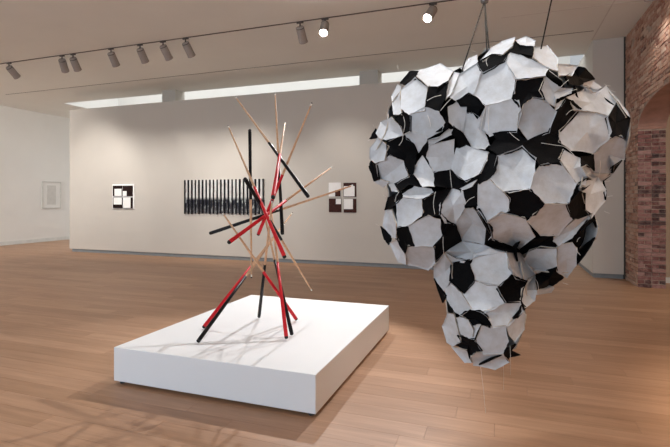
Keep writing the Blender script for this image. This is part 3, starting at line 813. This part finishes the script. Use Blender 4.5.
# the far side: panels cut from neighbouring seams
npr = np.random.RandomState(4)
cand = []
for i in range(len(LOBES)):
    u = npr.normal(size=(500, 3)); u /= np.linalg.norm(u, axis=1, keepdims=True)
    cand.append(LC[i] + (u * LR[i]) @ ROT)
cand = np.concatenate(cand)
for _ in range(4):
    cand = cand - grad(cand) * sdf(cand)[:, None]
cand = cand[np.abs(sdf(cand)) < 0.004]
npr.shuffle(cand)
G = grad(cand)
vd = cand - np.array(EYEV); vd /= np.linalg.norm(vd, axis=1, keepdims=True)
facing = (G * vd).sum(axis=1)
seeds, sn_ = [], []
for p, g, f in zip(cand, G, facing):
    if f < 0.06: continue
    if all(np.linalg.norm(p - q) > 0.125 for q in seeds): seeds.append(p); sn_.append(g)
seeds = np.array(seeds); sn_ = np.array(sn_)
isblk = np.zeros(len(seeds), bool)
for i in range(len(seeds)):     # no two black panels side by side, as on a ball
    dd = np.linalg.norm(seeds - seeds[i], axis=1)
    if not isblk[dd < 0.185].any(): isblk[i] = True
for i in range(len(seeds)):
    n = Vector(sn_[i]); d, u, v = frame_to(n)
    poly = [Vector((math.cos(a), math.sin(a))) * 0.105 for a in [k * math.pi / 6 for k in range(12)]]
    for j in range(len(seeds)):
        if j == i: continue
        df = Vector(seeds[j] - seeds[i])
        if df.length > 0.3: continue
        q = Vector((df.dot(u), df.dot(v)))
        if q.length < 1e-4: continue
        L2 = df.length; dr = q.normalized()
        off = L2 * (0.5 + (0.05 if isblk[j] and not isblk[i] else 0) - (0.05 if isblk[i] and not isblk[j] else 0))
        if isblk[i]: off *= 1.04
        new = []
        for a in range(len(poly)):
            p, r = poly[a], poly[(a + 1) % len(poly)]
            da, db = p.dot(dr) - off, r.dot(dr) - off
            if da <= 0: new.append(p)
            if da * db < 0: new.append(p.lerp(r, da / (da - db)))
        poly = new
        if len(poly) < 3: break
    if len(poly) < 3: continue
    P = []
    for p in poly:
        w3 = np.array([list(Vector(seeds[i]) + u * p.x + v * p.y)])
        w3 = w3 - grad(w3) * sdf(w3)[:, None]
        P.append(w3[0])
    if isblk[i]: add_panel('black_panel', P, n, M['black_leather'], 0.04, -0.08, -0.012, nsub=2)
    else: add_panel('white_panel', P, n, M['white_leather'], pr.uniform(0.05, 0.12), pr.uniform(-0.12, 0.05), -0.008, nsub=3, rag=0.001, edge=M['raw_edge'])

# loose stitching threads and nylon lines
def thread(pxs, r=0.0010, lift=0.012):
    pts = []
    for x, y in pxs:
        p = cast(x, y); g = grad(p)[0]; pts.append(Vector(p + g * lift))
    fine = []
    for i in range(len(pts) - 1):
        p0, p1, p2, p3 = pts[max(i - 1, 0)], pts[i], pts[i + 1], pts[min(i + 2, len(pts) - 1)]
        for k in range(4):
            t = k / 4
            fine.append(0.5 * ((2 * p1) + (p2 - p0) * t + (2 * p0 - 5 * p1 + 4 * p2 - p3) * t * t + (3 * p1 - p0 - 3 * p2 + p3) * t ** 3))
    fine.append(pts[-1])
    bm = bmesh.new(); add_tube(bm, fine, r, 5); obj('thread', bm, M['thread'], hang, True)
for t in [Z(365, 55, (465, 350), (510, 325), (565, 310)), Z(365, 105, (345, 195), (300, 220), (290, 260), (262, 300)), Z(365, 105, (470, 80), (485, 120), (490, 160)),
          Z(365, 105, (300, 90), (310, 140), (300, 200)), Z(445, 90, (315, 120), (285, 230), (280, 310), (330, 390)), Z(445, 90, (335, 130), (330, 230), (335, 300)),
          Z(445, 90, (480, 310), (510, 350), (550, 390)), Z(540, 85, (295, 320), (325, 350), (365, 370)), Z(540, 85, (175, 220), (205, 190), (240, 180)),
          Z(540, 85, (305, 190), (345, 215), (395, 215)), Z(540, 135, (0, 75), (90, 90), (170, 105), (235, 165)), Z(445, 145, (50, 190), (55, 260), (60, 325)),
          Z(520, 45, (205, 205), (250, 240), (300, 275)), Z(520, 45, (285, 320), (310, 295), (340, 270)), Z(520, 45, (270, 400), (330, 360), (400, 335)),
          Z(540, 135, (435, 180), (435, 250), (415, 330)), Z(365, 55, (560, 420), (600, 370), (650, 320)), Z(365, 210, (570, 190), (570, 250), (575, 320)),
          Z(365, 155, (520, 280), (505, 360), (515, 440)), Z(445, 35, (320, 195), (315, 215), (325, 245)), Z(510, 235, (185, 300), (180, 350), (190, 410)),
          Z(445, 145, (155, 440), (190, 400), (230, 380)), Z(365, 155, (240, 350), (250, 310), (270, 280))]:
    thread(t)
# frayed stitch ends along the outline
for x, y, dx, dy in [(399, 70, -1.5, -4), (440, 64, 2, 3), (371, 139, -3, 2), (375, 128, -2, -3), (579.5, 66, 0.5, -5), (604, 84, 5, 2), (608, 88, 6, 4), (607, 197, 4, -1), (604, 211, 4, 2),
                     (604, 182, 5, -1), (522, 312, 3, 2), (520, 40, 5, -2), (477, 52, -5, -1), (461, 68, -5, -3), (576, 248, 3, 6), (577, 242, 2, -4), (563, 283, 4, 1), (379, 226, -3, -2), (386, 197, -3, -2)]:
    p = Vector(cast(x, y)); dp = (rgt * dx - Vector((0, 0, 1)) * dy) * K
    bm = bmesh.new(); add_tube(bm, [p, p + dp * 0.6 + fwd * 0.004, p + dp * 1.1 - fwd * 0.006], 0.0011, 5); obj('thread', bm, M['thread'], hang, True)
for (x0, y0, x1, y1) in [(480.5, 366, 485.5, 413), (510, 345, 510.3, 375), (533, 283, 533.5, 300), (503, 362, 503.6, 390)]:
    a = Vector(cast(x0, y0)); b = at_depth(x1, y1, (a - EYEV).dot(fwd))
    bm = bmesh.new(); add_tube(bm, [a, a.lerp(b, 0.5) + rgt * 0.002, b], 0.0007, 5); obj('thread', bm, M['thread'], hang, True)
# suspension cables
hk = at_depth(484.6, 1.0, D0 + 0.02)
def cable(a, b, r=0.0030):
    bm = bmesh.new(); add_tube(bm, [a, Vector(a).lerp(Vector(b), 0.5), b], r, 8); obj('cable', bm, M['cable'], hang, True)
for x, y, dd in [(461.5, 72, 0.0), (488.5, 50, 0.02), (486.5, 50, -0.03)]:
    c0 = Vector(cast(x, y)); cable(c0 + fwd * dd, hk)
cable(hk, (hk.x, hk.y, CEIL))
e0 = Vector(cast(541, 49)); e1 = at_depth(551.5, 0, (e0 - EYEV).dot(fwd)); dirv = (e1 - e0)
cable(e0, e0 + dirv * ((CEIL - e0.z) / dirv.z))
bm = bmesh.new(); add_lathe(bm, hk + Vector((0, 0, -0.012)), (0, 0, 1), [(0, 0.010), (0.004, 0.016), (0.012, 0.018), (0.03, 0.018), (0.034, 0.008), (0.05, 0.006)], 14)
obj('shackle', bm, M['steel'], hang, True)
adopt(hang)
